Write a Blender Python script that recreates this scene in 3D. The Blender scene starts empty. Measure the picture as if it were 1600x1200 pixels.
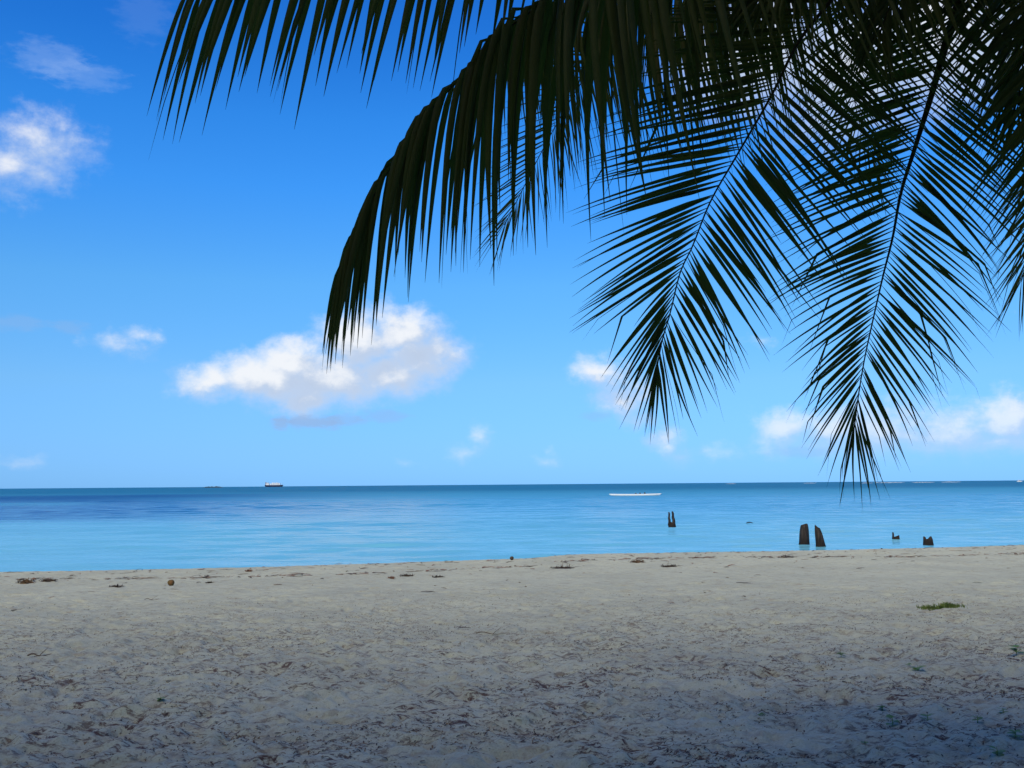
import bpy, math, random
import numpy as np
from mathutils import Vector, Matrix

random.seed(7)
RNG = np.random.default_rng(11)
scene = bpy.context.scene
COL = scene.collection
R = math.radians

# ------------------------------------------------------------------ camera
F = 1570.0                       # focal length in pixels of the 1600 px wide photograph
CAM_H = 1.6
PITCH, ROLL = R(5.71), R(0.466)
fwd = Vector((0, math.cos(PITCH), math.sin(PITCH)))
up0 = Vector((0, -math.sin(PITCH), math.cos(PITCH)))
rt0 = Vector((1, 0, 0))
right = rt0 * math.cos(ROLL) - up0 * math.sin(ROLL)
up = up0 * math.cos(ROLL) + rt0 * math.sin(ROLL)
CAM = Vector((0, 0, CAM_H))
cam_d = bpy.data.cameras.new('camera')
cam_d.sensor_width = 36.0
cam_d.lens = 36.0 * F / 1600.0
cam_d.clip_start, cam_d.clip_end = 0.05, 200000.0
cam = bpy.data.objects.new('camera', cam_d)
COL.objects.link(cam)
m = Matrix((right, up, -fwd)).transposed().to_4x4()
m.translation = CAM
cam.matrix_world = m
scene.camera = cam


def ray(px, py):
    return (fwd + right * ((px - 800) / F) + up * ((600 - py) / F))


def at(px, py, Y):
    """world point whose distance along the beach axis is Y, seen in that direction"""
    d = ray(px, py)
    return CAM + d * (Y / d.y)


def at_level(px, py, z):
    d = ray(px, py)
    return CAM + d * ((z - CAM_H) / d.z)


def project(P):
    """n x 3 world points -> pixel coordinates of the photograph"""
    P = np.asarray(P, float) - np.array(CAM)
    zf = P @ np.array(fwd)
    return np.stack([800 + F * (P @ np.array(right)) / zf, 600 - F * (P @ np.array(up)) / zf], 1), zf


# ------------------------------------------------------------------ light, sky, exposure
SUN_EL, SUN_AZ = R(46), R(200)          # compass style: 0 = +Y (out to sea), 90 = +X
SKY_STRENGTH = 0.10
sun_dir = Vector((math.sin(SUN_AZ) * math.cos(SUN_EL), math.cos(SUN_AZ) * math.cos(SUN_EL), math.sin(SUN_EL)))
sun_d = bpy.data.lights.new('sun', 'SUN')
sun_d.energy = 2.15
sun_d.angle = R(50)
sun_d.color = (1.0, 0.88, 0.54)
sun = bpy.data.objects.new('sun', sun_d)
sun.rotation_euler = sun_dir.to_track_quat('Z', 'Y').to_euler()
sun.location = (0, -20, 40)
COL.objects.link(sun)

scene.view_settings.view_transform = 'Standard'
scene.view_settings.look = 'None'
scene.view_settings.gamma = 1.0
scene.view_settings.use_curve_mapping = False
scene.view_settings.exposure = 0.75
scene.render.engine = 'CYCLES'
scene.cycles.use_denoising = True
scene.cycles.adaptive_threshold = 0.02
scene.cycles.max_bounces = 6
scene.cycles.diffuse_bounces = 2
scene.cycles.glossy_bounces = 3

world = bpy.data.worlds.new('World')
scene.world = world
world.use_nodes = True
world.cycles.sampling_method = 'NONE'


class NT:
    """small helper for node trees"""
    def __init__(self, tree):
        self.t = tree

    def n(self, typ, props=None, **inp):
        nd = self.t.nodes.new(typ)
        for k, v in (props or {}).items():
            setattr(nd, k, v)
        for k, v in inp.items():
            self.set(nd, k, v)
        return nd

    def set(self, nd, k, v):
        key = int(k[1:]) if k[0] == 'i' and k[1:].isdigit() else k.replace('_', ' ')
        s = nd.inputs[key]
        if hasattr(v, 'is_output'):
            self.t.links.new(v, s)
        else:
            s.default_value = v

    def math(self, op, a, b=0.0, c=0.0, clamp=False):
        nd = self.n('ShaderNodeMath', {'operation': op, 'use_clamp': clamp}, i0=a, i1=b)
        if op in ('MULTIPLY_ADD', 'SMOOTH_MAX', 'SMOOTH_MIN', 'COMPARE'):
            self.set(nd, 'i2', c)
        return nd.outputs[0]

    def vm(self, op, a, b=(0, 0, 0), **kw):
        nd = self.n('ShaderNodeVectorMath', {'operation': op}, i0=a)
        if op == 'SCALE':
            self.set(nd, 'Scale', b)
        elif op not in ('LENGTH', 'NORMALIZE'):
            self.set(nd, 'i1', b)
        return nd.outputs['Value'] if op in ('LENGTH', 'DOT_PRODUCT', 'DISTANCE') else nd.outputs[0]

    def ramp(self, v, lo, hi, a=0.0, b=1.0, smooth=True):
        nd = self.n('ShaderNodeMapRange', {'interpolation_type': 'SMOOTHSTEP' if smooth else 'LINEAR', 'clamp': True})
        for i, x in enumerate((v, lo, hi, a, b)):
            self.set(nd, 'i%d' % i, x)
        return nd.outputs[0]

    def noise(self, vec, scale, detail=4.0, rough=0.5, dims='3D', dist=0.0):
        return self.n('ShaderNodeTexNoise', {'noise_dimensions': dims}, Vector=vec, Scale=scale, Detail=detail, Roughness=rough, Distortion=dist)

    def mix(self, fac, a, b, blend='MIX'):
        nd = self.n('ShaderNodeMix', {'data_type': 'RGBA', 'blend_type': blend})
        self.set(nd, 'i0', fac)
        for i, x in ((6, a), (7, b)):
            if not hasattr(x, 'is_output') and len(x) == 3:
                x = (*x, 1)
            self.set(nd, 'i%d' % i, x)
        return nd.outputs[2]


def az_el(px, py):
    d = ray(px, py).normalized()
    return math.atan2(d.x, d.y), math.asin(d.z)


def build_sky():
    # cumulus field: clumps (photo direction, half sizes, weight) that the noise breaks up; below, a scattered cover goes on all round the sky
    big = [(626, 516, 66, 42, 1.0), (565, 528, 66, 44, 1.0), (655, 552, 80, 46, .95), (712, 548, 46, 30, .7), (448, 566, 62, 34, 1.0),
           (425, 592, 105, 40, 1.0), (520, 590, 120, 52, 1.0), (335, 588, 62, 34, .85), (292, 576, 40, 22, .6), (610, 585, 90, 42, .9),
           (475, 618, 95, 26, .9), (560, 622, 60, 20, .7),
           (62, 225, 88, 56, .68), (15, 258, 80, 56, .70), (112, 208, 40, 32, .62), (60, 278, 70, 32, .58),
           (188, 538, 62, 30, .56), (224, 519, 34, 22, .58), (940, 575, 52, 32, .78), (978, 618, 66, 40, .78), (1000, 652, 58, 20, .66),
           (1036, 688, 36, 24, .74), (1062, 706, 34, 20, .64), (748, 688, 26, 34, .56), (735, 712, 46, 24, .52), (851, 717, 28, 20, .62),
           (1225, 678, 48, 40, .85), (1300, 674, 72, 42, .80), (1390, 672, 100, 48, .80), (1490, 672, 105, 46, .80), (1572, 650, 40, 40, .92),
           (1560, 690, 90, 32, .72), (1440, 700, 130, 24, .62), (1190, 80, 150, 95, .95), (1340, 110, 140, 90, .95), (1490, 60, 140, 95, 1.0),
           (1290, 190, 110, 60, .7), (1185, 532, 42, 20, .5), (28, 718, 56, 17, .55), (640, 722, 46, 14, .45), (1110, 705, 90, 20, .5), (1590, 470, 30, 20, .4)]
    def field_group(name, clumps):
        g = bpy.data.node_groups.new(name, 'ShaderNodeTree')
        g.interface.new_socket('Dir', in_out='INPUT', socket_type='NodeSocketVector')
        g.interface.new_socket('Field', in_out='OUTPUT', socket_type='NodeSocketFloat')
        t = NT(g)
        gi, go = t.n('NodeGroupInput'), t.n('NodeGroupOutput')
        p0 = gi.outputs[0]                                   # (azimuth, elevation, 0)
        w1 = t.noise(t.vm('MULTIPLY', p0, (1.0, 1.25, 1)), 16.0, 7.0, .6)
        warp = t.vm('SCALE', t.vm('SUBTRACT', w1.outputs['Color'], (.5, .5, .5)), 0.052)
        p = t.vm('ADD', p0, warp)
        acc = None
        for (cx, cy, rx, ry, w) in clumps:
            rx, ry, w = rx * 1.07, ry * 1.07, w * 1.12
            a, e = az_el(cx, cy)
            d = t.vm('MULTIPLY', t.vm('SUBTRACT', p, (a, e, 0)), (F / rx, F / ry * 0.98, 0))
            v = t.math('MULTIPLY_ADD', t.vm('LENGTH', d), -0.55 * w, w)
            acc = v if acc is None else t.math('SMOOTH_MAX', acc, v, 0.12)
        fine = t.noise(t.vm('MULTIPLY', p0, (1, 1.3, 1)), 42.0, 5.0, .62)
        acc = t.math('ADD', acc, t.math('MULTIPLY', t.math('SUBTRACT', fine.outputs[0], .5), .50))
        t.t.links.new(acc, go.inputs[0])
        return g

    t = NT(world.node_tree)
    t.t.nodes.clear()
    out = t.n('ShaderNodeOutputWorld')
    sky = t.n('ShaderNodeTexSky', {'sky_type': 'NISHITA', 'sun_disc': False, 'sun_elevation': SUN_EL, 'sun_rotation': SUN_AZ,
                                   'altitude': 0.0, 'air_density': 1.0, 'dust_density': 0.0, 'ozone_density': 3.0})
    tc = t.n('ShaderNodeTexCoord')
    s = t.n('ShaderNodeSeparateXYZ', Vector=t.vm('NORMALIZE', tc.outputs['Generated']))
    az = t.math('ARCTAN2', s.outputs[0], s.outputs[1])
    el = t.math('ARCSINE', s.outputs[2])
    # the camera's deep, saturated rendering of a clean tropical sky
    cr = t.n('ShaderNodeValToRGB', Fac=t.math('MULTIPLY', s.outputs[2], 2.0, clamp=True))
    stops = [(.0, (.128, .338, .90)), (.07, (.182, .39, .83)), (.20, (.272, .505, .78)), (.39, (.272, .628, .903)), (.57, (.170, .633, 1.10)),
             (.69, (.127, .607, 1.13)), (.81, (.085, .525, 1.10)), (.92, (.069, .474, 1.10))]
    els = cr.color_ramp.elements
    while len(els) < len(stops):
        els.new(.5)
    for e_, (q, c_) in zip(els, stops):
        e_.position = q
        e_.color = (*[x / 1.2 for x in c_], 1)
    skyc = t.mix(1.0, sky.outputs[0], t.vm('SCALE', cr.outputs[0], 1.2), 'MULTIPLY')
    v = t.n('ShaderNodeCombineXYZ', X=az, Y=el).outputs[0]

    nz = t.noise(t.vm('MULTIPLY', v, (1, 2.5, 1)), 60.0, 4.0, .6)

    def half_sky(name, clumps, scraps):
        g = field_group(name, clumps)

        def field(vec):
            nd = t.t.nodes.new('ShaderNodeGroup')
            nd.node_tree = g
            t.t.links.new(vec, nd.inputs[0])
            return nd.outputs[0]
        f0 = field(v)
        f1 = field(t.vm('ADD', v, (-0.014, 0.020, 0)))
        alpha = t.ramp(f0, .34, .90)
        alpha = t.math('MULTIPLY', alpha, t.ramp(el, 0.002, 0.03))
        lit = t.ramp(t.math('SUBTRACT', f0, f1), -.03, .44)       # open towards the light above
        thick = t.ramp(f0, .6, 1.15)
        shade = t.mix(thick, (3.3, 4.0, 5.2), (3.2, 3.7, 4.6))
        cl = t.mix(lit, shade, (5.6, 5.65, 5.75))
        cl = t.mix(t.ramp(el, 0.0, .10, .55, 0.0), cl, skyc)     # air in front of low clouds
        res = t.mix(t.math('MULTIPLY', alpha, .92), skyc, cl)
        for (cx, cy, rx, ry, w, *colour) in scraps:                        # thin shaded cloud scraps
            a, e = az_el(cx, cy)
            d = t.vm('LENGTH', t.vm('MULTIPLY', t.vm('SUBTRACT', v, (a, e, 0)), (F / rx, F / ry, 0)))
            k = t.ramp(t.math('ADD', d, t.math('MULTIPLY', t.math('SUBTRACT', nz.outputs[0], .5), 1.6)), 1.1, .3, 0, w)
            res = t.mix(k, res, colour[0] if colour else (1.8, 2.8, 4.6))
        return t.n('ShaderNodeBackground', Strength=SKY_STRENGTH, Color=res)
    west = half_sky('cloud_field_west', [c for c in big if c[0] < 900], ((490, 660, 62, 13, .75), (439, 661, 17, 14, .65), (600, 650, 46, 12, .4), (545, 656, 36, 11, .4), (30, 505, 50, 14, .3), (110, 512, 30, 12, .3),
        (78, 92, 62, 30, .15, (3.4, 4.4, 5.9)), (132, 118, 66, 24, .13, (3.4, 4.4, 5.9)), (225, 20, 50, 46, .06, (3.4, 4.4, 5.9))))
    east = half_sky('cloud_field_east', [c for c in big if c[0] > 700], ((1250, 706, 60, 10, .25), (930, 650, 30, 9, .25)))
    bg = t.n('ShaderNodeMixShader', i0=t.ramp(az, .005, .025), i1=west.outputs[0], i2=east.outputs[0])
    # scattered clouds of the same kind over the rest of the sky
    far = t.noise(t.vm('NORMALIZE', tc.outputs['Generated']), 4.5, 5.0, .6)
    cov = t.math('MULTIPLY', t.ramp(far.outputs[0], .56, .68), t.ramp(el, .02, .10))
    bg2 = t.n('ShaderNodeBackground', Strength=SKY_STRENGTH, Color=t.mix(t.math('MULTIPLY', cov, .9), skyc, (4.2, 4.6, 5.2)))
    inside = t.math('MULTIPLY', t.ramp(t.math('ABSOLUTE', az), .72, .62), t.ramp(el, .56, .50))
    ms = t.n('ShaderNodeMixShader', i0=inside, i1=bg2.outputs[0], i2=bg.outputs[0])
    t.t.links.new(ms.outputs[0], out.inputs[0])


build_sky()


# ------------------------------------------------------------------ helpers
def mat(name, build):
    mt = bpy.data.materials.new(name)
    mt.use_nodes = True
    t = NT(mt.node_tree)
    t.t.nodes.clear()
    o = t.n('ShaderNodeOutputMaterial')
    sh = build(t)
    t.t.links.new(sh, o.inputs[0])
    return mt


def principled(t, base, rough=.6, normal=None, spec=.5, ior=1.45, **kw):
    b = t.n('ShaderNodeBsdfPrincipled')
    if not hasattr(base, 'is_output') and len(base) == 3:
        base = (*base, 1)
    t.set(b, 'Base Color', base)
    t.set(b, 'Roughness', rough)
    t.set(b, 'IOR', ior)
    t.set(b, 'Specular IOR Level', spec)
    if normal is not None:
        t.set(b, 'Normal', normal)
    for k, v in kw.items():
        t.set(b, k, v)
    return b.outputs[0]


def simple(name, col, col2=None, scale=8.0, rough=.7, bump=0.0, spec=.3, stretch=(1, 1, 1), detail=5):
    def b(t):
        tc = t.n('ShaderNodeTexCoord').outputs['Object']
        n = t.noise(t.vm('MULTIPLY', tc, stretch), scale, detail, .6)
        c = t.mix(t.ramp(n.outputs[0], .35, .65), col, col2 or col)
        nr = None
        if bump:
            nr = t.n('ShaderNodeBump', Strength=bump, Distance=.02, Height=n.outputs[0]).outputs[0]
        return principled(t, c, rough, nr, spec)
    return mat(name, b)


class MB:
    def __init__(self):
        self.v, self.f = [], []
        self.k = 0

    def add(self, V, Fc):
        V = np.asarray(V, float)
        self.v.append(V)
        self.f += [tuple(i + self.k for i in f) for f in Fc]
        self.k += len(V)

    def verts(self):
        return np.concatenate(self.v) if self.v else np.zeros((0, 3))

    def box(self, lo, hi):
        x0, y0, z0 = lo
        x1, y1, z1 = hi
        self.add([(x0, y0, z0), (x1, y0, z0), (x1, y1, z0), (x0, y1, z0), (x0, y0, z1), (x1, y0, z1), (x1, y1, z1), (x0, y1, z1)],
                 [(0, 3, 2, 1), (4, 5, 6, 7), (0, 1, 5, 4), (1, 2, 6, 5), (2, 3, 7, 6), (3, 0, 4, 7)])

    def tube(self, pts, rad, sides=8, cap=True):
        pts = [Vector(p) for p in pts]
        n = len(pts)
        V, Fc = [], []
        u = None
        for i, p in enumerate(pts):
            T = (pts[min(i + 1, n - 1)] - pts[max(i - 1, 0)]).normalized()
            if u is None:
                u = T.orthogonal().normalized()
            u = (u - T * u.dot(T)).normalized()
            w = T.cross(u)
            r = rad[i] if hasattr(rad, '__len__') else rad
            for k in range(sides):
                a = 2 * math.pi * k / sides
                V.append(p + u * (math.cos(a) * r) + w * (math.sin(a) * r))
        for i in range(n - 1):
            for k in range(sides):
                a, b = i * sides + k, i * sides + (k + 1) % sides
                Fc.append((a, b, b + sides, a + sides))
        if cap:
            Fc.append(tuple(range(sides))[::-1])
            Fc.append(tuple((n - 1) * sides + k for k in range(sides)))
        self.add([tuple(x) for x in V], Fc)

    def build(self, name, material, parent=None, smooth=True, origin=None, link=True):
        V = self.verts()
        me = bpy.data.meshes.new(name)
        o0 = np.zeros(3) if origin is None else np.array(origin, float)
        me.from_pydata((V - o0).tolist(), [], self.f)
        me.materials.append(material)
        if smooth:
            me.shade_smooth()
        o = bpy.data.objects.new(name, me)
        o.location = o0
        COL.objects.link(o)
        if parent is not None:
            o.parent = parent
            o.matrix_parent_inverse = Matrix.Translation(-parent.location)
        return o


def tag(o, label=None, cat=None, group=None, kind=None):
    for k, v in (('label', label), ('category', cat), ('group', group), ('kind', kind)):
        if v:
            o[k] = v
    return o


def empty(name, loc):
    o = bpy.data.objects.new(name, None)
    o.location = loc
    COL.objects.link(o)
    return o


def grid_object(name, X, Y, Z, material):
    """structured grid of rows x columns as one sheet"""
    r, c = X.shape
    co = np.stack([X, Y, Z], -1).reshape(-1, 3).astype(np.float32)
    idx = np.arange(r * c).reshape(r, c)
    q = np.stack([idx[:-1, :-1], idx[:-1, 1:], idx[1:, 1:], idx[1:, :-1]], -1).reshape(-1, 4)
    me = bpy.data.meshes.new(name)
    me.vertices.add(len(co))
    me.vertices.foreach_set('co', co.ravel())
    me.loops.add(q.size)
    me.loops.foreach_set('vertex_index', q.ravel().astype(np.int32))
    me.polygons.add(len(q))
    me.polygons.foreach_set('loop_start', np.arange(0, q.size, 4, dtype=np.int32))
    me.update(calc_edges=True)
    me.materials.append(material)
    me.shade_smooth()
    o = bpy.data.objects.new(name, me)
    COL.objects.link(o)
    return o


_perm = RNG.permutation(4096)


def _h(ix, iy):
    return _perm[(_perm[ix & 4095] + iy) & 4095] / 4095.0


def vnoise(x, y):
    ix, iy = np.floor(x).astype(np.int64), np.floor(y).astype(np.int64)
    fx, fy = x - ix, y - iy
    fx, fy = fx * fx * fx * (fx * (fx * 6 - 15) + 10), fy * fy * fy * (fy * (fy * 6 - 15) + 10)
    a, b, c, d = _h(ix, iy), _h(ix + 1, iy), _h(ix, iy + 1), _h(ix + 1, iy + 1)
    return (a + (b - a) * fx) * (1 - fy) + (c + (d - c) * fx) * fy - .5


def fbm(x, y, octs, gain=.5):
    s, a = 0, 1.0
    for i in range(octs):
        s = s + a * vnoise(x * 2 ** i + 17.3 * i, y * 2 ** i - 9.1 * i)
        a *= gain
    return s


# ------------------------------------------------------------------ beach
WATER_Z = -0.80


def crest(x):
    """distance of the beach crest at this x"""
    x = np.asarray(x, float)
    xc = np.clip(x, -60, 80)
    return 27.7 + 0.215 * xc + 0.55 * np.tanh((x - 1.0) / .5) + .35 * np.sin(x * .33 + 1)


FOOT = []
for _ in range(900):
    yy = 4.5 + 14.5 * random.random() ** 1.1
    xx = (random.random() * 2 - 1) * (0.6 * yy + 1.2)
    FOOT.append((xx, yy, random.uniform(0, math.pi), random.uniform(.8, 1.15), random.uniform(.5, 1.0)))
FOOT = np.array(FOOT)


def sand_base(x, y):
    x = np.asarray(x, float)
    y = np.asarray(y, float)
    yc = crest(x)
    t = np.clip(y / yc, 0, 1)
    z = -0.35 * t * t * (3 - 2 * t) + 0.02 * np.maximum(0, -y)
    u = y - yc
    return z - 0.15 * np.log1p(np.exp(np.clip(u * 2.2, -30, 30))) / 2.2 - 0.02 * np.maximum(0, u)


def sand_z(x, y, foot=False):
    x = np.asarray(x, float)
    y = np.asarray(y, float)
    z = sand_base(x, y)
    rough = 1 - .72 * np.clip((y - 10) / 9, 0, 1)
    z = z + .05 * fbm(x * .35, y * .35, 2) * np.clip((26 - y) / 8, .2, 1)
    lump = fbm(x * 2.1 + 40, y * 2.1, 3, .62)
    z = z + rough * (.072 * (np.abs(lump) * -1.3 + lump * .45))
    z = z + rough * .036 * fbm(x * 7, y * 7, 3, .62)
    if foot:
        z = z.copy()
        rows = y[:, 0]
        for (fx, fy, fa, fs, fd) in FOOT:
            r0, r1 = np.searchsorted(rows, (fy - .32, fy + .32))
            if r1 <= r0:
                continue
            xs, ys = x[r0:r1], y[r0:r1]
            cols = np.nonzero(np.abs(xs[(r1 - r0) // 2] - fx) < .34)[0]
            if len(cols) == 0:
                continue
            c0, c1 = cols[0], cols[-1] + 1
            dx, dy = xs[:, c0:c1] - fx, ys[:, c0:c1] - fy
            a = (dx * math.cos(fa) + dy * math.sin(fa)) / (.15 * fs)
            b = (-dx * math.sin(fa) + dy * math.cos(fa)) / (.065 * fs)
            q = a * a + b * b
            z[r0:r1, c0:c1] += fd * (-.032 * np.exp(-q * 1.1) + .014 * np.exp(-(np.sqrt(q) - 1.55) ** 2 * 3.5))
    return z


def m_sand(t):
    tc = t.n('ShaderNodeTexCoord').outputs['Object']
    big = t.noise(tc, .55, 4, .55)
    mid = t.noise(t.vm('MULTIPLY', tc, (1, 1.25, 1)), 5.5, 6, .66)
    fine = t.noise(tc, 70, 4, .7)
    c = t.mix(t.ramp(big.outputs[0], .35, .65), (.51, .515, .385), (.45, .455, .345))
    c = t.mix(t.ramp(mid.outputs[0], .48, .70, 0, .55), c, (.30, .245, .185))
    c = t.mix(t.ramp(fine.outputs[0], .45, .72, 0, .45), c, (.20, .175, .15))
    # rotting needles and leaf crumbs trodden into the upper beach
    s = t.n('ShaderNodeSeparateXYZ', Vector=tc)
    crumbs = t.noise(t.vm('MULTIPLY', tc, (9, 16, 10)), 1.0, 6, .75, dist=.8)
    patch = t.noise(tc, .9, 4, .6)
    k = t.math('MULTIPLY', t.ramp(crumbs.outputs[0], .50, .60), t.ramp(patch.outputs[0], .34, .60))
    k = t.math('MULTIPLY', k, t.ramp(s.outputs[1], 8, 18, 1.0, .12))
    c = t.mix(k, c, (.105, .064, .056))
    h = t.math('ADD', t.math('MULTIPLY', mid.outputs[0], .6), t.math('MULTIPLY', fine.outputs[0], .25))
    nr = t.n('ShaderNodeBump', Strength=.9, Distance=.03, Height=h).outputs[0]
    return principled(t, c, .92, nr, .18)


def build_beach():
    rows = np.concatenate([np.linspace(-60, -4, 24), np.linspace(-3.5, 4.4, 26),
                           4.5 * (33.5 / 4.5) ** np.linspace(0, 1, 900), np.linspace(34, 62, 30)])
    s_in = np.linspace(-1, 1, 560)
    ext = 1 + np.cumsum(.02 * 1.17 ** np.arange(46))
    s = np.concatenate([-ext[::-1], s_in, ext])
    w = .58 * np.clip(rows, 3, None) + .9
    X = s[None, :] * w[:, None]
    Y = np.repeat(rows[:, None], len(s), 1)
    Z = sand_z(X, Y, True)
    o = grid_object('beach', X, Y, Z, mat('sand', m_sand))
    tag(o, 'pale sand beach strewn with litter and footprints', 'beach', kind='structure')
    # seabed and land carry on under the sea and behind
    return o


build_beach()


# ------------------------------------------------------------------ sea
def m_sea(t):
    P = t.n('ShaderNodeNewGeometry').outputs['Position']
    s = t.n('ShaderNodeSeparateXYZ', Vector=P)
    x, y = s.outputs[0], s.outputs[1]
    # depth: shallows by the shore, lagoon, deep water
    ly = t.math('LOGARITHM', t.math('MAXIMUM', y, 5.0), 10.0)
    az = t.math('DIVIDE', x, t.math('MAXIMUM', y, 5.0))
    wob = t.noise(t.n('ShaderNodeCombineXYZ', X=t.math('MULTIPLY', az, 2.2), Y=t.math('MULTIPLY', ly, 7.0)).outputs[0], 1.0, 5, .6)
    lw = t.math('ADD', ly, t.math('MULTIPLY', t.math('SUBTRACT', wob.outputs[0], .5), .22))
    c = t.mix(t.ramp(lw, 1.62, 2.12), (.15, .465, .60), (.050, .285, .46))
    c = t.mix(t.ramp(lw, 2.35, 2.75), c, (.016, .155, .295))
    ruffled_refl = t.math('MULTIPLY', t.ramp(lw, 1.80, 1.98), t.ramp(lw, 2.62, 2.40))  # darker sky reflected by wind-ruffled water, painted into the base colour
    ruffled_refl = t.math('MULTIPLY', ruffled_refl, t.ramp(t.math('ADD', az, t.math('MULTIPLY', wob.outputs[0], .3)), .05, -.28))
    c = t.mix(t.math('MULTIPLY', ruffled_refl, 1.0), c, (.008, .085, .25))
    bar = t.math('MULTIPLY', t.ramp(ly, 2.12, 2.17), t.ramp(ly, 2.27, 2.20))
    bar = t.math('MULTIPLY', bar, t.ramp(az, -.38, -.46))
    c = t.mix(t.math('MULTIPLY', bar, .5), c, (.05, .30, .44))
    # ripples: small ones near, longer ones far
    r1 = t.noise(t.vm('MULTIPLY', P, (.55, 2.3, 1)), 1.0, 4, .6)
    r2 = t.noise(t.vm('MULTIPLY', P, (.10, .40, 1)), 1.0, 5, .65)
    h = t.math('ADD', t.math('MULTIPLY', r1.outputs[0], .15), t.math('MULTIPLY', r2.outputs[0], .45))
    nr = t.n('ShaderNodeBump', Strength=.55, Distance=.4, Height=h).outputs[0]
    far = t.ramp(ly, 1.9, 2.7)
    return principled(t, c, t.ramp(far, 0, 1, .18, .5), nr, t.ramp(far, 0, 1, .30, .06), 1.333)


def build_sea():
    rows = np.concatenate([23 * (260 / 23) ** np.linspace(0, 1, 900), 265 * (90000 / 265) ** np.linspace(0, 1, 110)])
    s_in = np.linspace(-.62, .62, 330)
    ext = .62 + np.cumsum(.012 * 1.16 ** np.arange(40))
    s = np.concatenate([-ext[::-1], s_in, ext])
    X = s[None, :] * np.maximum(rows, 23)[:, None]
    Y = np.repeat(rows[:, None], len(s), 1)
    step = np.gradient(rows)
    Z = np.full_like(X, WATER_Z)
    rng = np.random.default_rng(5)
    PA = [vnoise(X * .03 + j * 3.1, Y * .05 + j) for j in range(4)]
    PB = [1.5 * vnoise(X * .12 + j, Y * .12) for j in range(4)]
    for i in range(34):
        lam = .7 * (9.0 / .7) ** rng.random()
        ang = rng.normal(0, .30) + .15
        k = 2 * math.pi / lam
        amp = .0034 * lam ** .85
        fade = np.clip(lam / (3.0 * step) - .6, 0, 1)[:, None]
        ph = rng.random() * 6.28
        patch = .45 + 1.1 * np.clip(PA[i % 4] + .35, 0, 1)
        Z += amp * fade * patch * np.sin(k * (X * math.sin(ang) + Y * math.cos(ang)) + ph + PB[(i * 7 + 1) % 4])
    o = grid_object('sea', X, Y, Z, mat('sea_water', m_sea))
    tag(o, 'calm turquoise sea reaching to the horizon', 'sea', kind='structure')


build_sea()


# ------------------------------------------------------------------ coconut palm
def m_leaf(t):
    tc = t.n('ShaderNodeTexCoord').outputs['Object']
    oi = t.n('ShaderNodeObjectInfo')
    n = t.noise(t.vm('MULTIPLY', tc, (1, 1, 1)), 2.2, 4, .6)
    c = t.mix(t.ramp(n.outputs[0], .3, .7), (.021, .028, .006), (.034, .034, .009))
    n2 = t.noise(tc, 35, 3, .6)
    c = t.mix(t.ramp(n2.outputs[0], .60, .75, 0, .5), c, (.040, .028, .012))
    b = principled(t, c, .55, None, .08)
    tr = t.n('ShaderNodeBsdfTranslucent', Color=(.022, .036, .004, 1)).outputs[0]
    return t.n('ShaderNodeAddShader', i0=b, i1=tr).outputs[0]


M_LEAF = mat('palm_leaf', m_leaf)
M_RACHIS = simple('palm_rachis', (.018, .020, .007), (.030, .026, .010), 6, .6, spec=.1)
M_BARK = simple('palm_bark', (.16, .135, .11), (.10, .085, .07), 5, .9, .6, stretch=(1, 1, 4))


def spline(pts, n):
    P = np.array([tuple(p) for p in pts], float)
    P = np.concatenate([[2 * P[0] - P[1]], P, [2 * P[-1] - P[-2]]])
    out = []
    segs = len(P) - 3
    for i in range(segs):
        for t in np.linspace(0, 1, 24, endpoint=False):
            a, b, c, d = P[i:i + 4]
            out.append(.5 * (2 * b + (c - a) * t + (2 * a - 5 * b + 4 * c - d) * t * t + (3 * b - a - 3 * c + d) * t ** 3))
    out.append(P[-2])
    out = np.array(out)
    L = np.concatenate([[0], np.cumsum(np.linalg.norm(np.diff(out, axis=0), axis=1))])
    s = np.linspace(0, L[-1], n)
    return np.stack([np.interp(s, L, out[:, k]) for k in range(3)], 1), L[-1]


def unit(v):
    return v / max(np.linalg.norm(v), 1e-9)


DOWN = np.array([0, 0, -1.0])
LEAFLETS = []          # (frond index, verts, faces, projected area)


def leaflet(p0, d0, face, length, width, droop, rnd, bend=None, power=1.3, sag=DOWN, tap=(.24, 1.3)):
    """one leaflet: a folded, tapering blade that leaves the rachis along d0 and sags"""
    n = 11
    ds = length / (n - 1)
    p, V = np.array(p0, float), []
    curl = rnd.gauss(0, .10)
    for i in range(n):
        s = i / (n - 1)
        g = droop * s ** power
        if bend and s > bend[0]:
            g += bend[1]
        d = unit(unit(d0) + sag * g + np.array([curl, curl * .3, 0]) * s)
        wv = np.cross(d, face)
        if np.linalg.norm(wv) < .15:
            wv = np.cross(d, np.array([.3, 1, .2]))
        wv = unit(wv)
        nv = np.cross(wv, d)
        prof = min(1, .16 + 4.2 * s) * (1 - max(0, (s - tap[0]) / (1 - tap[0])) ** tap[1])
        hw = width * .5 * max(prof, .03)
        V += [p - wv * hw - nv * hw * .42, p + nv * hw * .25, p + wv * hw - nv * hw * .42]
        p = p + d * ds
    Fc = []
    for i in range(n - 1):
        a = i * 3
        Fc += [(a, a + 1, a + 4, a + 3), (a + 1, a + 2, a + 5, a + 4)]
    return np.array(V), Fc


FRONDS = []


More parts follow.
